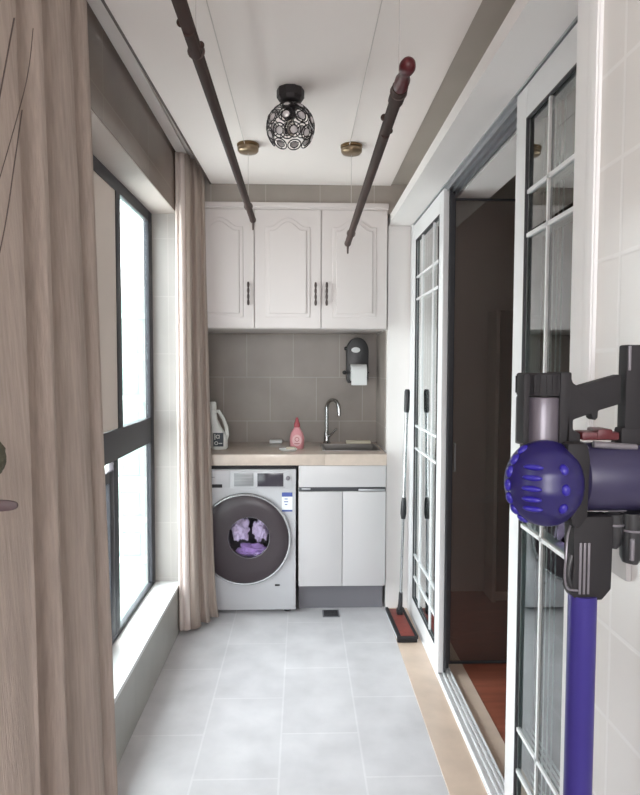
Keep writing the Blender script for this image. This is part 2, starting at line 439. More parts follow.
# ------------------------------------------------------------------ upper cabinet
def arch_poly(x0, x1, z0, z1, rise, n=18):
    p = [(x0, z0), (x1, z0), (x1, z1-rise)]
    w = x1-x0
    for i in range(1, n):
        u = i/n; s = 1-u
        k = 0 if u < .12 or u > .88 else (math.sin((u-.12)/.76*PI))**1.5
        p.append((x0+w*s, z1-rise+rise*k))
    p.append((x0, z1-rise)); return p
def iron_handle(x, z0, z1, y, parent, r=.006):
    m = MB(); prof = []
    n = 16
    for i in range(n+1):
        u = i/n; rr = r*(.75+.45*abs(math.sin(u*PI*4)))
        prof.append((rr, z0+(z1-z0)*u))
    m.lathe(prof, (x, y-.022, 0), 'Z', 10)
    for z in (z0+.012, z1-.012): m.tube([(x, y-.022, z), (x, y, z)], .005, 8)
    m.build('handle', 'handle', parent, label='dark twisted iron handle')
t = thing('wall_cabinet', 'white upper wall cabinet with three arched panel doors above the splashback', 'cabinet', (-.09, 3.75, 1.624))
MB().box(-.648, .477, 3.492, 4.028, 1.626, 2.29, bev=.001).build('body', 'cab', t)
m = MB(); m.box(-.648, .480, 3.462, 3.50, 2.290, 2.316, bev=.004); m.box(-.648, .478, 3.470, 3.50, 2.280, 2.290)
m.build('cornice', 'cab', t)
for x0, x1, hx in ((-.646, -.264, -.295), (-.260, .106, .076), (.110, .474, .137)):
    m = MB(); m.box(x0, x1, 3.472, 3.490, 1.628, 2.279, bev=.003)
    g = .060
    m.prism(arch_poly(x0+g, x1-g, 1.628+g, 2.279-.045, .05), 'XZ', 3.4675, 3.474, bev=.003)
    g2 = .080
    m.prism(arch_poly(x0+g2, x1-g2, 1.628+g2, 2.279-.066, .048), 'XZ', 3.4625, 3.470, bev=.0045)
    d = m.build('door', 'cab', t, smooth=12)
    iron_handle(hx, 1.752, 1.880, 3.472, d)

# ------------------------------------------------------------------ base cabinet, worktop, sink
t = thing('base_cabinet', 'white two-door sink cabinet beside the washing machine', 'cabinet', (.23, 3.75, 0))
m = MB()
m.box(-.017, .0, 3.475, 4.028, .168, .862); m.box(.459, .477, 3.475, 4.028, .168, .862)
m.box(0, .459, 3.475, 4.02, .168, .186); m.box(0, .459, 4.01, 4.028, .186, .862)
m.build('body', 'cab_low', t)
MB().box(-.015, .475, 3.456, 3.475, .738, .860, bev=.002).build('apron', 'cab_low', t)
MB().box(-.015, .476, 3.575, 3.59, .0, .168).build('plinth', 'kick', t, label='grey plinth')
m = MB(); m.box(-.015, .475, 3.470, 3.478, .712, .738); m.build('finger_rail', 'gasket', t, label='dark recessed finger rail')
for x0, x1 in ((-.015, .2285), (.2315, .475)):
    d = MB().box(x0, x1, 3.456, 3.475, .172, .712, bev=.002).build('door', 'cab_low', t)
MB().box(.32, .470, 3.450, 3.458, .716, .728, bev=.002).build('rail_trim', 'alu', t, label='silver edge trim')
MB().box(.0, .05, 3.450, 3.458, .724, .734, bev=.002).build('rail_trim', 'alu', t, label='short silver edge trim')

m = MB()
sx0, sx1, sy0, sy1 = .13, .455, 3.60, 3.89
m.box(-.648, sx0, 3.45, 4.028, .862, .924, bev=.003); m.box(sx1, .478, 3.45, 4.028, .862, .924)
m.box(sx0, sx1, 3.45, sy0, .862, .924); m.box(sx0, sx1, sy1, 4.028, .862, .924)
m.build('worktop', 'counter', label='beige stone worktop over the washing machine and sink cabinet', cat='worktop')
t = thing('sink', 'rectangular steel sink set into the worktop under the towel dispenser', 'sink', (.29, 3.745, .76))
m = MB(); a, b, c, d = sx0+.004, sx1-.004, sy0+.004, sy1-.004
m.box(a, a+.003, c, d, .76, .924); m.box(b-.003, b, c, d, .76, .924); m.box(a, b, c, c+.003, .76, .924); m.box(a, b, d-.003, d, .76, .924); m.box(a, b, c, d, .757, .76)
m.build('basin', 'basin', t)
m = MB(); m.box(a-.012, b+.010, c-.012, c, .924, .927, bev=.001); m.box(a-.012, b+.010, d, d+.012, .924, .927, bev=.001); m.box(a-.012, a, c, d, .924, .927); m.box(b, b+.010, c, d, .924, .927)
m.build('rim', 'basin', t)
MB().lathe([(0, 0), (.03, 0), (.03, .003), (.018, .004), (0, .002)], (.29, 3.745, .760)).build('strainer', 'chrome', t)

# washing machine --------------------------------------------------
WX0, WX1, WY0, WY1, WZ0, WZ1 = -.630, -.030, 3.500, 4.015, .022, .834
wc, wz = -.323, .435
t = thing('washing_machine', 'silver front-loading washing machine with a big dark round door', 'washing machine', ((WX0+WX1)/2, 3.75, 0))
m = MB()
R0 = .205; NA = 96
angs = sorted([2*PI*k/NA for k in range(NA)] + [math.atan2(z-wz, x-wc) % (2*PI) for x in (WX0, WX1) for z in (WZ0, WZ1)])
inner = []; outer = []
for a in angs:
    ca, sa = math.cos(a), math.sin(a)
    tx = ((WX1-wc)/ca if ca > 0 else (WX0-wc)/ca) if abs(ca) > 1e-9 else 1e9
    tz = ((WZ1-wz)/sa if sa > 0 else (WZ0-wz)/sa) if abs(sa) > 1e-9 else 1e9
    q = min(tx, tz)
    outer.append(m.bm.verts.new((wc+q*ca, WY0, wz+q*sa))); inner.append(m.bm.verts.new((wc+R0*ca, WY0, wz+R0*sa)))
n = len(angs)
for i in range(n): m.bm.faces.new((inner[i], outer[i], outer[(i+1) % n], inner[(i+1) % n]))
m._new(0)
for bx in ((WX0, WX0+.004, WY0, WY1, WZ0, WZ1), (WX1-.004, WX1, WY0, WY1, WZ0, WZ1), (WX0, WX1, WY0+.001, WY1, WZ0, WZ0+.004), (WX0, WX1, WY1-.004, WY1, WZ0, WZ1)): m.box(*bx)
m.build('body', 'steel', t, recalc=False)
MB().box(WX0-.002, WX1+.002, WY0-.004, WY1, WZ1+.0005, WZ1+.022, bev=.003).build('top', 'charcoal', t, label='top lid darkened as the shaded gap under the worktop')  # lid coloured dark to paint the shadow line below the worktop
m = MB(); m.box(WX0+.002, WX1-.002, WY0-.008, WY0, .722, WZ1-.002, bev=.003)
m.box(-.397, -.09+.03, WY0-.011, WY0-.006, .724, .822, bev=.002)
cp = m.build('control_panel', 'steel', t)
MB().box(-.250, -.103, WY0-.013, WY0-.009, .736, .812, bev=.001).build('display', 'display', cp, label='dark display')
m = MB(); m.box(-.382, -.272, WY0-.013, WY0-.009, .738, .812, bev=.001)
m.build('programme_list', 'hatch', cp, label='grey programme list panel')
MB().lathe([(0, 0), (.011, 0), (.013, .006), (.013, .01)], (-.078, WY0-.018, .783), 'Y', 20).build('power_button', 'greypl', cp)
MB().box(-.26, -.095, WY0-.0135, WY0-.0128, .732, .7335).box(-.13, -.105, WY0-.0095, WY0-.008, .724, .730).build('marking', 'greypl', cp)
dr = MB().box(WX0+.006, -.405, WY0-.012, WY0-.006, .728, .826, bev=.003).build('detergent_drawer', 'steel', t)
MB().box(-.60, -.448, WY0-.0125, WY0-.010, .730, .750, bev=.001).build('grip_recess', 'charcoal', dr, label='dark grip recess')
MB().box(-.60, -.49, WY0-.0128, WY0-.011, .788, .792).build('marking', 'greypl', dr)
# round door: smoked ring, silver trim, porthole bowl
m = MB(); m.lathe([(.252, 0), (.263, -.004), (.265, -.014), (.259, -.022), (.252, -.022), (.247, -.012)], (wc, WY0, wz), 'Y', 96, close=True)
pcx, pcz = wc+.026, wz+.012
dt = m.build('door', 'steel2', t, label='round door with silver rim')
m = MB(); Ro, Ri = .251, .116; rows = []
def ringrow(r0, y, k):      # k blends the circle centre from the door's to the porthole's
    cx, cz_ = wc+(pcx-wc)*k, wz+(pcz-wz)*k
    return [m.bm.verts.new((cx+r0*math.cos(2*PI*q/96), WY0+y, cz_+r0*math.sin(2*PI*q/96))) for q in range(96)]
for r0, y, k in ((.251, -.012, 0), (.2505, -.019, 0), (.244, -.024, 0), (.19, -.027, .3), (.135, -.028, .8), (.118, -.026, 1), (.116, -.018, 1), (.116, .0, 1), (.205, .001, 0), (.250, -.003, 0)): rows.append(ringrow(r0, y, k))
for A, B in zip(rows, rows[1:]+rows[:1]):
    for q in range(96): m.bm.faces.new((A[q], A[(q+1) % 96], B[(q+1) % 96], B[q]))
m._new(0)
m.build('smoked_ring', 'ring', dt, label='dark smoked outer ring')
m = MB(); m.lathe([(.1175, -.024), (.10, -.020), (.06, -.016), (0, -.014)], (pcx, WY0, pcz), 'Y', 48)
m.build('porthole', 'port', dt)
m = MB(); m.torus((pcx, WY0-.0265, pcz), (0, 1, 0), .1175, .0012, 64, 8); m.build('porthole_rim', 'greypl', dt)
m = MB()
def drum(u, v):
    a = 2*PI*u; r, y = (.205, WY0) if v < .01 else (.205, WY0+.30*v)
    return Vector((wc+r*math.cos(a), y, wz+r*math.sin(a)))
m.grid(drum, 48, 4); m.lathe([(0, 0), (.205, 0)], (wc, WY0+.30, wz), 'Y', 48)
m.build('drum', 'drum', t, recalc=False)
# labels on the front
m = MB(); m.box(-.112, -.052, WY0-.0012, WY0, .590, .700); e = m.build('energy_label', 'paper', t, label='white and blue energy label')
m = MB(); m.box(-.112, -.052, WY0-.0020, WY0-.0011, .676, .700)
for k, w_ in enumerate((.018, .024, .014)): m.box(-.088-w_/2, -.088+w_/2, WY0-.0020, WY0-.0011, .660-.016*k, .665-.016*k)
m.box(-.112, -.052, WY0-.0020, WY0-.0011, .590, .600); m.build('print', 'blue', e, label='blue header and lines')
MB().box(-.152, -.124, WY0-.003, WY0, .160, .170, bev=.001).build('filter_catch', 'charcoal', t)
for x in (WX0+.05, WX1-.05):
    for y in (WY0+.05, WY1-.06):
        MB().lathe([(.022, 0), (.022, .01), (.012, .012), (.012, .024)], (x, y, 0)).build('foot', 'blackpl', t)
# laundry seen through the porthole
def lump(c, r, mt, label, seed):
    rnd = random.Random(seed); ph = [rnd.uniform(0, 6.28) for _ in range(8)]
    m = MB(); m.ball((0, 0, 0), 1, seg=40, rings=26)
    for v in m.bm.verts:
        d = v.co.copy()
        k = 1 + .14*math.sin(5*d.x+ph[0]+3*d.z) + .10*math.sin(9*d.z+ph[1]+4*d.x) + .07*math.sin(15*d.x-8*d.z+ph[2]) + .05*math.sin(21*d.z+7*d.x+ph[3])
        v.co = Vector((c[0]+d.x*r[0]*k, c[1]+d.y*r[1]*k, c[2]+d.z*r[2]*k))
    m.build('laundry', mt, label=label, cat='laundry')
lump((-.350, 3.560, .478), (.050, .046, .070), 'laundry_w', 'white crumpled cloth at the left inside the washing machine door', 1)
lump((-.234, 3.565, .474), (.046, .048, .070), 'laundry_w', 'pale lilac bunched cloth at the right inside the washing machine door', 2)
lump((-.292, 3.555, .356), (.085, .043, .036), 'laundry_p', 'violet cloth lying lowest inside the washing machine door', 3)

# floor drain --------------------------------------------------
t = thing('floor_drain', 'small dark square floor drain in front of the sink cabinet', 'drain', (.168, 3.49, 0))
MB().box(.120, .216, 3.435, 3.535, .0005, .004, bev=.001).build('frame', 'kick', t)
m = MB()
for k in range(7): m.box(.128, .208, 3.443+k*.0125, 3.449+k*.0125, .004, .0055)
m.build('grate', 'charcoal', t)

# items on the worktop ------------------------------------------
ZT = .9245
t = thing('detergent_bottle', 'white laundry detergent jug with a handle at the left end of the worktop', 'bottle', (-.505, 3.68, ZT))
def rr_ring(bm, cx, cy, z, hx, hy, n=28, p=2.6):
    R = []
    for k in range(n):
        a = 2*PI*k/n; ca, sa = math.cos(a), math.sin(a)
        R.append(bm.verts.new((cx+hx*abs(ca)**(2/p)*(1 if ca >= 0 else -1), cy+hy*abs(sa)**(2/p)*(1 if sa >= 0 else -1), z)))
    return R
def loft(m, rows):
    rs = [rr_ring(m.bm, *r) for r in rows]
    for A, B in zip(rs, rs[1:]):
        for k in range(len(A)): m.bm.faces.new((A[k], A[(k+1) % len(A)], B[(k+1) % len(A)], B[k]))
    m.bm.faces.new(rs[0][::-1]); m.bm.faces.new(rs[-1]); return m._new(0)
m = MB()
loft(m, [(-.503, 3.68, ZT, .042, .034), (-.503, 3.68, ZT+.01, .050, .040), (-.505, 3.68, ZT+.080, .048, .040), (-.522, 3.68, ZT+.13, .030, .034), (-.536, 3.68, ZT+.175, .022, .026), (-.541, 3.68, ZT+.225, .020, .022), (-.541, 3.68, ZT+.235, .015, .016)])
m.tube([(-.535, 3.68, ZT+.222), (-.508, 3.68, ZT+.225), (-.480, 3.68, ZT+.180), (-.462, 3.68, ZT+.13), (-.458, 3.68, ZT+.085), (-.468, 3.68, ZT+.045)], [.011, .011, .010, .011, .012, .011], 12)
m.build('body', 'det', t); t.location.x += .016
t.location.x -= .016
MB().lathe([(.0, 0), (.020, 0), (.021, .012), (.020, .042), (.014, .05), (0, .05)], (-.541, 3.68, ZT+.232)).build('cap', 'det', t)
m = MB(); m.box(-.535, -.475, 3.6385, 3.6405, ZT+.02, ZT+.10, bev=.0005); lb = m.build('label', 'det_lab', t, label='dark label')
m = MB()
m.box(-.527, -.522, 3.6372, 3.6385, ZT+.060, ZT+.094); m.torus((-.508, 3.638, ZT+.078), (0, 1, 0), .0095, .0022, 18, 6)
m.box(-.500, -.497, 3.6372, 3.6385, ZT+.066, ZT+.090)
m.torus((-.517, 3.638, ZT+.040), (0, 1, 0), .009, .0022, 18, 6); m.box(-.503, -.482, 3.6372, 3.6385, ZT+.036, ZT+.041)
m.build('print', 'det', lb, label='white rounded marks')

t.location.x += .016
t = thing('soap_bottle', 'pink liquid soap bottle with a rose cap near the middle of the worktop', 'bottle', (-.028, 3.70, ZT))
m = MB()
loft(m, [(-.028, 3.70, ZT, .036, .022), (-.028, 3.70, ZT+.008, .041, .026), (-.028, 3.70, ZT+.06, .044, .027), (-.028, 3.70, ZT+.095, .036, .024), (-.028, 3.70, ZT+.120, .020, .016), (-.028, 3.70, ZT+.130, .014, .012)])
m.build('body', 'pink', t)
MB().lathe([(0, 0), (.017, 0), (.017, .022), (.012, .030), (.009, .050), (.0045, .058), (0, .060)], (-.028, 3.70, ZT+.128)).build('cap', 'pinkcap', t)
MB().lathe([(0, 0), (.027, 0), (.027, .002), (0, .002)], (-.028, 3.6715, ZT+.052), 'Y', 28, sy=1.25).build('label', 'pinklab', t, label='pale oval label')
m = MB(); m.torus((-.028, 3.6705, ZT+.058), (0, 1, 0), .012, .0016, 20, 6); m.box(-.044, -.012, 3.6700, 3.6716, ZT+.030, ZT+.034); m.build('print', 'pinkcap', t)
t = thing('soap_dish', 'small white dish lying at the front of the worktop before the pink bottle', 'dish', (-.075, 3.60, ZT))
m = MB(); loft(m, [(-.078, 3.60, ZT, .040, .028), (-.078, 3.60, ZT+.004, .046, .033), (-.078, 3.60, ZT+.012, .054, .040), (-.078, 3.60, ZT+.013, .050, .036), (-.078, 3.60, ZT+.006, .042, .030)]); m.build('tray', 'paper', t)
m = MB(); loft(m, [(-.062, 3.60, ZT+.006, .028, .018), (-.062, 3.60, ZT+.018, .029, .019), (-.062, 3.60, ZT+.022, .022, .014)]); m.build('soap', 'cream', t)
m = MB(); m.box(-.205, -.125, 3.93, 3.985, ZT, ZT+.022, bev=.006); m.build('sponge', 'paper', label='little white sponge at the back of the worktop left of the pink bottle', cat='sponge')
m = MB(); m.box(.285, .440, 3.925, 3.985, ZT, ZT+.016, bev=.003); m.build('soap_tray', 'cream', label='flat cream tray behind the sink at the right end of the worktop', cat='tray')

t = thing('faucet', 'tall chrome gooseneck faucet behind the sink', 'faucet', (.160, 3.945, ZT))
m = MB(); m.lathe([(.026, 0), (.026, .006), (.018, .012), (.017, .07), (.012, .078)], (.160, 3.945, ZT)); m.build('base', 'chrome', t)
pts = [(.160, 3.945, ZT+.07), (.160, 3.945, ZT+.225)]
for k in range(1, 13):
    a = PI*k/12; pts.append((.160+.036*(1-math.cos(a)), 3.945-.10*(1-math.cos(a))/2, ZT+.225+.055*math.sin(a)))
pts.append((.232, 3.843, ZT+.185))
MB().tube(pts, .0120, 14).build('spout', 'chrome', t)
m = MB(); m.tube([(.170, 3.935, ZT+.045), (.190, 3.925, ZT+.06), (.222, 3.91, ZT+.098)], [.011, .007, .005], 10); m.build('lever', 'chrome', t)

t = thing('towel_dispenser', 'black wall dispenser with a white paper roll on the splashback', 'dispenser', (.378, 4.03, 1.30))
m = MB(); P = []
for k in range(13): a = PI*k/12; P.append((.372+.070*math.cos(a), 1.515+.085*math.sin(a)))
P += [(.302, 1.34), (.312, 1.31), (.432, 1.31), (.442, 1.34)]
m.prism(P, 'XZ', 3.935, 4.029, bev=.008); m.build('housing', 'blackpl', t)
MB().lathe([(0, 0), (.028, 0), (.028, .003), (0, .004)], (.360, 3.931, 1.520), 'Y', 28, sy=.62).build('window', 'paper', t, label='pale oval painted as a highlight')  # pale oval paints a highlight on the housing, not an opening
MB().lathe([(0, -.049), (.052, -.049), (.052, .049), (0, .049)], (.373, 3.885, 1.378), 'X', 36).build('paper_roll', 'paper', t, label='white paper roll')
m = MB(); m.box(.325, .421, 3.832, 3.8335, 1.300, 1.378); m.build('loose_sheet', 'paper', t, label='white loose sheet')
m = MB(); m.tube([(.285, 3.885, 1.378), (.323, 3.885, 1.378)], .007, 10); m.ball((.285, 3.885, 1.378), .013); m.tube([(.300, 3.885, 1.378), (.304, 3.94, 1.378)], .006, 8)
m.build('roll_holder', 'blackpl', t)
m = MB(); m.tube([(.423, 3.885, 1.378), (.434, 3.885, 1.378), (.434, 3.94, 1.378)], .006, 10)
m.build('roll_holder', 'blackpl', t)
m = MB(); m.ball((.299, 3.96, 1.53), .012); m.build('knob', 'blackpl', t)

for o_ in [t]: o_.location.x -= .018

# ------------------------------------------------------------------ ceiling lamp
lx, ly = -.042, 2.30
t = thing('ceiling_lamp', 'black cage ceiling lamp of rings set with crystals', 'ceiling lamp', (lx, ly, ZC-.20))
m = MB(); m.lathe([(.048, 0), (.050, -.004), (.050, -.030), (.042, -.042), (.026, -.048)], (lx, ly, ZC), 'Z', 10); m.build('canopy', 'black', t, smooth=25)
m = MB(); m.lathe([(.016, -.046), (.024, -.058), (.030, -.064), (.020, -.068), (.018, -.10), (0, -.10)], (lx, ly, ZC), 'Z', 20); m.build('socket', 'black', t)
m = MB(); m.lathe([(.011, -.10), (.014, -.112), (.024, -.135), (.020, -.155), (0, -.165)], (lx, ly, ZC), 'Z', 20); m.build('bulb', 'bulb', t)
cz = ZC-.135; RX, RZ = .083, .083
m = MB(); cr = []
for (el, cnt, off, R) in ((48, 7, 0, .0235), (12, 9, .5, .0265), (-24, 9, 0, .0250)):
    for k in range(cnt):
        a = 2*PI*(k+off)/cnt; e = math.radians(el)
        nn = Vector((math.cos(e)*math.cos(a), math.cos(e)*math.sin(a), math.sin(e)))
        p = Vector((lx, ly, cz))+Vector((nn.x*RX, nn.y*RX, nn.z*RZ))
        m.torus(p, nn, R, .0021, 20, 6); m.torus(p, nn, R*.60, .0018, 16, 6)
        for q in range(3):
            b = 2*PI*q/3+.5; qq = nn.to_track_quat('Z', 'Y')
            m.tube([p+qq @ Vector((math.cos(b)*R*.6, math.sin(b)*R*.6, 0)), p+qq @ Vector((math.cos(b)*R, math.sin(b)*R, 0))], .0013, 5)
        cr.append((p, nn, R*.52))
m.torus((lx, ly, cz+.076), (0, 0, 1), .030, .003, 24, 6)
m.build('cage', 'black', t)
for p, nn, R in cr:
    c_ = MB(); c_.ball((0, 0, 0), R, R, R*.45, seg=8, rings=6, rot=nn.to_track_quat('Z', 'Y').to_matrix())
    for v in c_.bm.verts: v.co += p
    c_.build('crystal', 'crystal', t, smooth=10, label='faceted clear crystal')

# ------------------------------------------------------------------ ceiling airer
def pulley(x, y, label):
    t = thing('ceiling_pulley', label, 'pulley', (x, y, ZC-.045), group='bronze pulley discs of the clothes airer')
    MB().lathe([(.047, 0), (.050, -.003), (.050, -.010), (.044, -.013)], (x, y, ZC), 'Z', 36).build('mounting_plate', 'bronze', t)
    MB().lathe([(.044, -.012), (.048, -.018), (.047, -.030), (.040, -.038), (.020, -.042), (0, -.042)], (x, y, ZC), 'Z', 36).build('cover', 'bronze_l', t)
XA, XB, YP, YQ = -.243, .224, 2.86, 1.47
pulley(XA, YP, 'bronze ceiling pulley disc just left of the caged lamp')
pulley(XB, YP, 'bronze ceiling pulley disc right of the caged lamp')
def airer(x, y0, y1, z0, z1, label, red):
    t = thing('airer_pole', label, 'clothes pole', (x, (y0+y1)/2, min(z0, z1)-.02))
    def Z(y): return z0+(z1-z0)*(y-y0)/(y1-y0)
    m = MB(); m.tube([(x, y0, z0), (x, y1, z1)], .0150, 14)
    m.tube([(x, y0+.25, Z(y0+.25)-.008), (x, y1-.02, Z(y1-.02)-.008)], .0125, 12); m.build('pole', 'pole', t)
    m = MB(); m.tube([(x, y1, z1), (x, y1+.012, z1)], .0165, 14); m.tube([(x, y1+.004, z1-.012), (x, y1+.004, z1-.050)], [.006, .004], 8); m.build('end_cap', 'pole2', t, label='grey far end cap')
    for yy in (YP, YQ):
        m = MB()
        m.torus((x, yy, Z(yy)), (0, 1, 0), .0175, .003, 18, 6); m.tube([(x, yy, Z(yy)+.016), (x, yy, Z(yy)+.028)], .003, 6)
        m.build('hanger', 'pole2', t)
    if red:
        m = MB(); m.lathe([(.0165, .0), (.017, -.006), (.017, -.035), (.012, -.05), (.012, -.070), (.016, -.082), (.018, -.096), (.015, -.110), (.007, -.117), (0, -.118)], (x, y0, z0), 'Y', 20)
        m.build('grip', 'red', t, label='dark red rounded grip')
        MB().tube([(x, y0+.0, z0), (x, y0+.07, Z(y0+.07))], .0185, 14).build('collar', 'pole', t)
    else:
        MB().tube([(x, y0-.02, z0), (x, y0+.04, z0)], .018, 14).build('grip', 'pole2', t)
    for yy in ((1.36, ) if not red else (1.62, )):
        MB().ball((x-.014, yy, Z(yy)+.004), .009).build('hook_stud', 'pole', t)
        MB().ball((x+.014, yy+.09, Z(yy)+.004), .008).build('hook_stud', 'pole', t)
    for yy in (YP, YQ):
        MB().tube([(x, yy, Z(yy)+.026), (x, yy, ZC-.04)], .0011, 6).build('cord', 'cord', t, label='thin vertical hoisting cord')
    MB().tube([(x-.012, YQ, ZC-.03), (x-.012, YP-.03, ZC-.012)], .0016, 6).build('cord', 'cord', t, label='thin cord running along the ceiling')
airer(-.243, 1.12, 3.115, 2.140, 2.140, 'left brown clothes-airer pole hanging below the ceiling', False)
airer(.224, 1.445, 3.06, 2.056, 2.018, 'right brown clothes-airer pole with a dark red grip', True)
pulley(XA, YQ, 'bronze ceiling pulley disc over the near end of the left airer pole')
pulley(XB, YQ, 'bronze ceiling pulley disc over the near end of the right airer pole')

# ------------------------------------------------------------------ curtains
def catmull(P, n):
    out = []
    P = [P[0]]+P+[P[-1]]
    for i in range(1, len(P)-2):
        p0, p1, p2, p3 = P[i-1], P[i], P[i+1], P[i+2]
        for k in range(n):
            t = k/n
            out.append(tuple(.5*((2*p1[j])+(-p0[j]+p2[j])*t+(2*p0[j]-5*p1[j]+4*p2[j]-p3[j])*t*t+(-p0[j]+3*p1[j]-3*p2[j]+p3[j])*t**3) for j in range(2)))
    out.append(P[-2]); return out
def curtain_mesh(bot, top, z0, z1, n=10, rows=40, wob=.003, seed=0, ease=1):
    B = catmull(bot, n); T = catmull(top, n); m = MB(); N = len(B)-1
    def f(u, v):
        i = round(u*N); b = B[i]; tt = T[i]; e = v**ease
        w = wob*math.sin(v*7+i*.35+seed)*(1-v)
        return Vector((b[0]+(tt[0]-b[0])*e+w, b[1]+(tt[1]-b[1])*e+w*.6, z0+(z1-z0)*v))
    m.grid(f, N, rows); return m
def solid(o, th=.0025):
    s = o.modifiers.new('thickness', 'SOLIDIFY'); s.thickness = th; s.offset = 0
bot = [(-.62, .36), (-.585, .42), (-.545, .50), (-.530, .60), (-.512, .70), (-.505, .80), (-.478, .90), (-.458, .98), (-.450, 1.035), (-.454, 1.050), (-.500, 1.060), (-.560, 1.075), (-.585, 1.110), (-.565, 1.160), (-.520, 1.195), (-.482, 1.210), (-.470, 1.225), (-.474, 1.240), (-.515, 1.250), (-.570, 1.275), (-.585, 1.310), (-.560, 1.360), (-.520, 1.400), (-.492, 1.450), (-.484, 1.500), (-.490, 1.522), (-.515, 1.545), (-.520, 1.562), (-.500, 1.585), (-.488, 1.604), (-.498, 1.628), (-.535, 1.640)]
top = [(-.64, .50), (-.630, .56), (-.612, .66), (-.625, .78), (-.610, .90), (-.632, 1.00), (-.606, 1.10), (-.590, 1.20), (-.580, 1.29), (-.584, 1.305), (-.610, 1.310), (-.638, 1.318), (-.644, 1.330), (-.630, 1.348), (-.600, 1.375), (-.583, 1.398), (-.579, 1.412), (-.583, 1.424), (-.615, 1.434), (-.643, 1.446), (-.643, 1.462), (-.615, 1.500), (-.588, 1.545), (-.579, 1.585), (-.586, 1.602), (-.622, 1.615), (-.643, 1.640), (-.615, 1.680), (-.582, 1.715), (-.586, 1.740), (-.615, 1.760), (-.642, 1.750)]
t = thing('curtain', 'taupe woven curtain in deep folds filling the left foreground', 'curtain', (-.55, 1.1, .02))
o = curtain_mesh(bot, top, .02, 2.50, ease=1.35).build('drape', 'curtain', t, smooth=180); solid(o)
bot = [(-.604, 3.275), (-.592, 3.255), (-.575, 3.250), (-.550, 3.258), (-.543, 3.285), (-.560, 3.315), (-.545, 3.337), (-.515, 3.325), (-.498, 3.345), (-.512, 3.385), (-.492, 3.407), (-.470, 3.400), (-.460, 3.420), (-.478, 3.436)]
top = [(-.640+(x+.640)*.62, y) for x, y in bot]
t = thing('curtain', 'taupe curtain gathered in the far corner between the window and the washing machine', 'curtain', (-.54, 3.35, .02))
o = curtain_mesh(bot, top, .02, 2.50, n=8, seed=2, ease=.5).build('drape', 'curtain', t, smooth=180); solid(o)
bot = [(-.646, 3.270), (-.648, 3.240), (-.638, 3.226), (-.624, 3.234), (-.612, 3.226), (-.598, 3.232), (-.590, 3.244)]
top = [(-.643+(x+.643)*.8, y) for x, y in bot]
o = curtain_mesh(bot, top, .02, 2.50, n=8, seed=4, ease=.5, wob=.0015).build('lining', 'lining', t, smooth=180, label='pale lining edge nearest the window'); solid(o)
t = thing('curtain_rail', 'pale straight rail in the ceiling slot above the window', 'curtain rail', (-.6, 1.9, 2.50))
MB().box(-.64, -.59, .3, 3.47, 2.502, 2.519, bev=.002).build('track', 'ceiling', t)

# ------------------------------------------------------------------ dried branches at the left edge
bx, by = -.50, .66
t = thing('branch_vase', 'dark dried branches with a seed head and a long leaf at the left edge', 'dried branches', (bx+.06, by, 0))
MB().lathe([(0, 0), (.05, 0), (.062, .03), (.07, .20), (.055, .36), (.03, .46), (.034, .50), (.028, .50), (.025, .46), (0, .45)], (bx+.09, by, 0)).build('vase', 'vase', t)
V0 = (bx+.09, by, .46)
def stem(pts, r, lab=None): MB().tube(catmull3(pts), r, 6).build('twig', 'twig', t, label=lab)
def catmull3(P, n=8):
    P = [Vector(p) for p in P]; P = [P[0]]+P+[P[-1]]; out = []
    for i in range(1, len(P)-2):
        p0, p1, p2, p3 = P[i-1:i+3]
        for k in range(n):
            q = k/n; out.append(.5*((2*p1)+(-p0+p2)*q+(2*p0-5*p1+4*p2-p3)*q*q+(-p0+3*p1-3*p2+p3)*q**3))
    out.append(P[-2]); return out
stem([V0, (-.455, .80, .95), (-.447, .870, 1.18), (-.440, .885, 1.26)], .0018)
stem([V0, (-.47, .76, 1.1), (-.447, .860, 1.42), (-.425, .905, 1.60), (-.420, .935, 1.712), (-.418, .96, 1.80)], .0009)
stem([V0, (-.48, .74, 1.1), (-.455, .85, 1.50), (-.428, .905, 1.78), (-.420, .945, 1.925)], .0011)
stem([(-.436, .885, 1.62), (-.425, .965, 1.80), (-.420, .991, 1.875), (-.420, 1.010, 1.945)], .0007)
m = MB(); m.ball((-.445, .890, 1.288), .022, .022, .030, seg=24, rings=16)
for v in m.bm.verts: v.co += Vector((random.uniform(-1, 1), random.uniform(-1, 1), random.uniform(-1, 1)))*.0015
m.build('seed_head', 'pod', t, label='dark olive seed head')
m = MB(); P = []
for k in range(25):
    a = 2*PI*k/25; P.append((-.462+.044*math.copysign(abs(math.cos(a))**.6, math.cos(a)), .0088*math.copysign(abs(math.sin(a))**.7, math.sin(a))))
t2 = bmesh.new()
m.prism([(p[0], 1.213+p[1]) for p in P], 'XZ', .915, .921, bev=.0015); m.build('leaf', 'leaf', t, label='dark flat leaf')
stem([(-.455, .80, .95), (-.475, .87, 1.12), (-.500, .915, 1.21)], .0014)

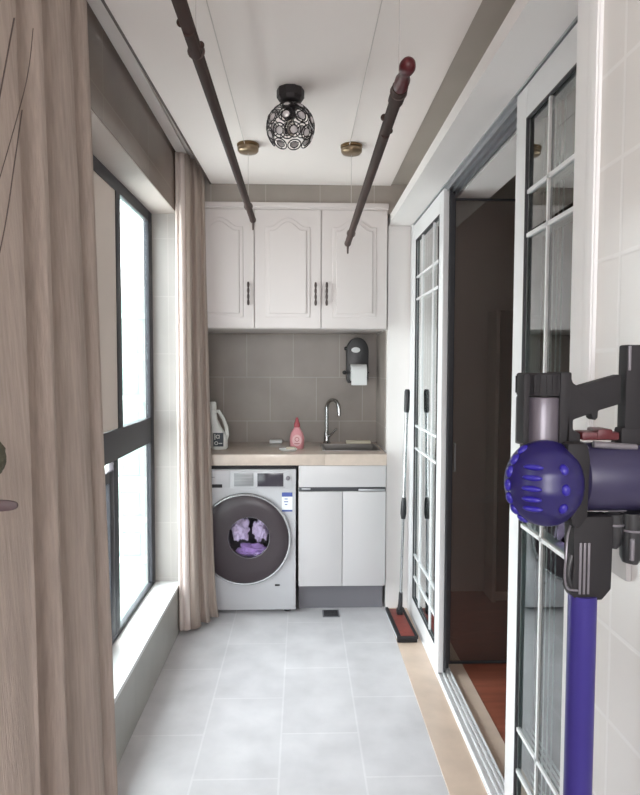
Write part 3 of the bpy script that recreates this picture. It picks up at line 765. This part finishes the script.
# ------------------------------------------------------------------ flat mop
t = thing('flat_mop', 'flat mop with a maroon plate leaning at the far sliding door', 'mop', (.545, 3.30, .003))
rot = Matrix.Rotation(math.radians(-3), 3, 'Y') @ Matrix.Rotation(math.radians(3), 3, 'Z')
MB().box(.488, .592, 3.10, 3.50, .004, .018, bev=.005, rot=Matrix.Rotation(math.radians(2), 3, 'Z')).build('pad', 'mop_pad', t, label='white mop pad')
MB().box(.506, .580, 3.12, 3.48, .018, .030, bev=.004, rot=Matrix.Rotation(math.radians(2), 3, 'Z')).build('plate', 'mop_red', t, label='maroon plate')
m = MB()
for (a, b) in ((.489, .506), (.580, .594)): m.box(a, b, 3.105, 3.495, .016, .034, bev=.003, rot=Matrix.Rotation(math.radians(2), 3, 'Z'))
m.box(.490, .594, 3.092, 3.110, .006, .034, bev=.003); m.build('edge_clip', 'charcoal', t, label='dark edge clips')
m = MB(); m.box(.535, .567, 3.385, 3.435, .028, .055, bev=.006); m.tube([(.551, 3.41, .045), (.556, 3.41, .085), (.558, 3.41, .15)], [.015, .013, .011], 12); m.build('joint', 'blackpl', t)
p0 = Vector((.558, 3.41, .14)); p1 = Vector((.580, 3.39, 1.292))
def on(z): return p0+(p1-p0)*((z-p0.z)/(p1.z-p0.z))
MB().tube([on(.14), on(.62)], .0075, 12).build('pole', 'steel2', t, label='lower grey pole')
MB().tube([on(.62), on(1.18)], .0095, 12).build('pole', 'steel2', t, label='upper grey pole')
MB().tube([on(.57), on(.60), on(.66), on(.69)], [.012, .017, .015, .011], 14).build('clamp', 'blackpl', t)
m = MB(); m.tube([on(1.165), on(1.18), on(1.28), on(1.292)], [.013, .0155, .0155, .011], 14); m.build('grip', 'blackpl', t)

# ------------------------------------------------------------------ cordless vacuum on its wall dock
Y = .80
t = thing('stick_vacuum', 'cordless stick vacuum with a violet tube and charcoal body in the right foreground', 'vacuum cleaner', (.3735, Y, 0))
# dust bin (vertical cylinder) with cyclone crown
m = MB(); m.lathe([(.0325, 0), (.0325, .062), (.0315, .064)], (.3255, Y+.034, 1.315), 'Z', 40); m.build('dust_bin', 'bin', t, label='smoky clear dust bin')
m = MB(); m.lathe([(.0340, 0), (.0345, .003), (.0345, .028), (.0325, .030)], (.3285, Y+.036, 1.381), 'Z', 48)
for k in range(28):
    a = 2*PI*k/28; m.box(.3285+.0345*math.cos(a)-.0012, .3285+.0345*math.cos(a)+.0012, Y+.036+.0345*math.sin(a)-.0012, Y+.036+.0345*math.sin(a)+.0012, 1.384, 1.407)
m.build('cyclone_crown', 'charcoal', t, label='ribbed charcoal crown')
m = MB(); m.box(.2905, .299, Y+.003, Y+.030, 1.318, 1.411, bev=.003); m.box(.3375, .353, Y, Y+.050, 1.318, 1.4125, bev=.003)
m.build('bin_housing', 'charcoal', t)
# violet ball with ribs
m = MB(); c0 = Vector((.318, Y, 1.267))
m.ball(c0, .050, .050, .056, seg=48, rings=32)
for v in m.bm.verts:
    d = v.co-c0; a = math.atan2(d.z, d.y)
    k = 1+.028*max(0, math.sin(a*12))*(1 if abs(d.x) < .046 else .3)
    v.co = Vector((v.co.x, c0.y+d.y*k, c0.z+d.z*k))
m.build('filter_ball', 'violet_d', t, label='ribbed deep violet ball')
m = MB()
def on_ball(az, el, s1, s2):     # a raised lug seated on the ball; az from the left pole, el up
    n_ = Vector((-math.cos(az)*math.cos(el), -math.sin(az)*math.cos(el), math.sin(el)))
    c_ = c0+Vector((n_.x*.050, n_.y*.050, n_.z*.056))
    m.ball(c_, s1, s2, .0045, seg=14, rings=8, rot=n_.to_track_quat('Z', 'Y').to_matrix())
for el in range(-55, 56, 18): on_ball(math.radians(8), math.radians(el), .0065, .0085)
for el in (-28, -14, 0, 14, 28): on_ball(math.radians(52), math.radians(el), .013, .0038)
for el in (-26, 0, 26): on_ball(math.radians(100), math.radians(el), .006, .0075)
m.build('ball_lugs', 'violet_b', t, label='bright blue-violet lugs')
m = MB()
P = [(.340, 1.322), (.368, 1.322), (.372, 1.300), (.370, 1.225), (.358, 1.208), (.348, 1.214), (.342, 1.24)]
m.prism(P, 'XZ', Y-.020, Y+.035, bev=.007); m.build('motor_housing', 'charcoal', t)
m = MB(); m.lathe([(0, 0), (.030, 0), (.043, .008), (.046, .020), (.046, .090), (.044, .100), (.030, .108), (0, .108)], (.364, Y+.020, 1.272), 'X', 44); m.build('motor_body', 'motor', t, label='purple-grey motor barrel')
m = MB(); m.tube([(.382, Y-.002, 1.318), (.410, Y-.002, 1.316), (.440, Y, 1.314)], .0045, 10); m.tube([(.41, Y+.008, 1.230), (.432, Y+.008, 1.228)], .004, 10); m.torus((.378, Y+.025, 1.272), (1, 0, 0), .0455, .0016, 40, 6)
m.build('silver_bands', 'greypl', t, label='pale metallic bands')
# handle: block, diagonal arm, rear grip
m = MB()
P = [(.350, 1.4130), (.3545, 1.3985), (.362, 1.394), (.418, 1.410), (.4185, 1.371), (.389, 1.362), (.3885, 1.353), (.3855, 1.349), (.3815, 1.351), (.379, 1.358), (.356, 1.350), (.356, 1.337), (.366, 1.332), (.366, 1.318), (.345, 1.318)]
m.prism(P, 'XZ', Y, Y+.020, bev=.0025); m.build('handle_arm', 'charcoal', t)
m = MB(); m.box(.4245, .466, Y, Y+.022, 1.337, 1.4485, bev=.003); m.build('grip', 'charcoal', t)
MB().box(.4265, .4300, Y-.0012, Y+.001, 1.415, 1.447, bev=.0006).build('grip_stripe', 'greypl', t, label='grey stripe on the grip')
m = MB(); m.box(.368, .418, Y, Y+.030, 1.323, 1.334, bev=.003); m.box(.388, .408, Y-.002, Y+.032, 1.324, 1.338, bev=.003); m.build('trigger_bar', 'red', t, label='dark red trigger bar')
MB().box(.420, .466, Y, Y+.022, 1.316, 1.340, bev=.005).build('battery', 'charcoal', t)
# wand connector, tube, floor head
m = MB()
P = [(.354, 1.225), (.408, 1.225), (.407, 1.128), (.395, 1.1125), (.359, 1.1125), (.353, 1.125), (.355, 1.160)]
m.prism(P, 'XZ', Y-.012, Y+.020, bev=.005); m.build('wand_connector', 'charcoal', t)
m = MB()
for x in (.364, .3695, .375): m.box(x-.0016, x+.0016, Y-.0130, Y-.011, 1.122, 1.190, bev=.0006)
m.build('connector_ribs', 'greypl', t, label='grey metallic ribs')
m = MB(); m.tube([(.356, Y-.004, 1.172), (.351, Y-.006, 1.155), (.351, Y-.006, 1.140), (.357, Y-.006, 1.130)], .0045, 10); m.build('release_catch', 'blackpl', t)
MB().tube([(.3735, Y, .115), (.3735, Y, 1.118)], .0182, 28).build('wand', 'violet', t, label='violet metal tube')
m = MB(); m.tube([(.3735, Y, .12), (.3735, Y, .07), (.3735, Y-.02, .045)], [.020, .022, .024], 20); m.box(.26, .482, Y-.13, Y-.01, .005, .060, bev=.018, seg=3); m.build('floor_head', 'charcoal', t)
# dock, accessories, cable
t = thing('wall_dock', 'black wall dock holding the vacuum to the pale tiled wall', 'dock', (.48, .88, 1.05))
m = MB(); m.box(.470, .4905, .80, .93, 1.185, 1.31, bev=.006); m.box(.458, .475, .79, .86, 1.19, 1.31, bev=.006); m.build('bracket', 'charcoal', t)
t = thing('vacuum_tool', 'black tapered nozzle hanging from the vacuum dock, nearer its violet tube', 'nozzle', (.41, .80, 1.17))
m = MB(); m.tube([(.413, Y, 1.226), (.414, Y, 1.20), (.413, Y, 1.186), (.412, Y, 1.180)], [.0115, .0115, .010, .006], 18); m.build('nozzle', 'blackpl', t)
m = MB(); m.torus((.413, Y, 1.212), (0, 0, 1), .0118, .0016, 24, 6); m.build('collar', 'greypl', t)
t = thing('vacuum_tool', 'longer black nozzle hanging from the vacuum dock at the right edge', 'nozzle', (.44, .80, 1.16))
m = MB(); m.tube([(.436, Y, 1.228), (.438, Y, 1.19), (.437, Y, 1.168), (.436, Y, 1.160)], [.0155, .0155, .014, .010], 18); m.build('nozzle', 'blackpl', t)
m = MB(); m.torus((.437, Y, 1.205), (0, 0, 1), .0158, .0016, 24, 6); m.tube([(.430, Y-.016, 1.196), (.430, Y-.016, 1.168)], .003, 8); m.build('collar', 'greypl', t)
m = MB(); m.box(.4825, .4915, .895, .985, 1.10, 1.24, bev=.002); m.build('shadow_plate', 'shadowgrey', bpy.data.objects['wall_dock'], label='light grey plate standing in for the vacuum shadow')  # plate shaped and coloured as the shadow on the tiles
m = MB(); m.tube(catmull3([(.352, .792, 1.214), (.343, .780, 1.202), (.338, .772, 1.180), (.337, .772, 1.155), (.342, .776, 1.135), (.360, .785, 1.128)]), .0014, 8)
m.build('release_wire', 'greypl', bpy.data.objects['stick_vacuum'])

# ------------------------------------------------------------------ outside
t = thing('apartment_building', 'pale apartment building seen faintly through the window', 'building', (-16, 48, -30))
MB().box(-24, -10.5, 46, 60, -30, 7).build('wall', 'facade', t)
for k in range(9): MB().box(-24.2, -10.4, 45.6, 46, 4.8-3*k, 5.2-3*k).build('floor_band', 'facade_l', t)
for k in range(6):
    for j in range(3):
        MB().box(-13.6-3.2*j, -12-3.2*j, 45.9, 46.05, 2.2-3*k, 4.0-3*k).build('window', 'facade_w', t)

# ------------------------------------------------------------------ light
w = bpy.data.worlds.new('sky'); scene.world = w; w.use_nodes = True
nt = w.node_tree; N = nt.nodes; L = nt.links; bg = N['Background']
tc = N.new('ShaderNodeTexCoord'); sp = N.new('ShaderNodeSeparateXYZ'); L.new(tc.outputs['Generated'], sp.inputs[0])
cr_ = N.new('ShaderNodeValToRGB'); L.new(sp.outputs['Z'], cr_.inputs[0])
e = cr_.color_ramp.elements
e[0].position = 0; e[0].color = (.70, .68, .67, 1)
e[1].position = 1; e[1].color = (.97, .965, 1.0, 1)
mr = N.new('ShaderNodeMapRange'); mr.inputs['From Min'].default_value = -.25; mr.inputs['From Max'].default_value = .35
L.new(sp.outputs['Z'], mr.inputs['Value']); L.new(mr.outputs[0], cr_.inputs[0])
L.new(cr_.outputs[0], bg.inputs['Color']); bg.inputs['Strength'].default_value = 5.0
def portal(name, loc, rot, sx, sy):
    l = bpy.data.lights.new(name, 'AREA'); l.shape = 'RECTANGLE'; l.size = sx; l.size_y = sy; l.cycles.is_portal = True
    o = bpy.data.objects.new(name, l); COL.objects.link(o); o.location = loc; o.rotation_euler = rot
portal('window_portal', (XG-.12, 1.75, 1.235), (0, -PI/2, 0), 1.95, 3.1)
portal('balcony_end_portal', (-.05, YN-.14, 1.61), (PI/2, 0, 0), .90, 1.22)

# ------------------------------------------------------------------ camera
f, p, yw, roll = 620.5, .0512, .0295, -.0028
cam = bpy.data.cameras.new('camera'); co = bpy.data.objects.new('camera', cam); COL.objects.link(co)
cam.sensor_fit = 'HORIZONTAL'; cam.sensor_width = 36; cam.lens = f*36/640; cam.clip_start = .02; cam.clip_end = 500
fw = Vector((math.sin(yw)*math.cos(p), math.cos(yw)*math.cos(p), -math.sin(p)))
rt = Vector((math.cos(yw), -math.sin(yw), 0)); up = rt.cross(fw)
rt2 = rt*math.cos(roll)+up*math.sin(roll)*-1; up2 = rt2.cross(fw)
R = Matrix((rt2, up2, -fw)).transposed().to_4x4(); R.translation = Vector((0, 0, H))
co.matrix_world = R
scene.camera = co
scene.view_settings.view_transform = 'Standard'; scene.view_settings.look = 'None'
scene.view_settings.gamma = 1; scene.view_settings.exposure = 1.72
try: scene.view_settings.use_curve_mapping = False
except Exception: pass
scene.cycles.max_bounces = 14; scene.cycles.diffuse_bounces = 8; scene.cycles.glossy_bounces = 6; scene.cycles.transparent_max_bounces = 24
scene.cycles.use_denoising = True
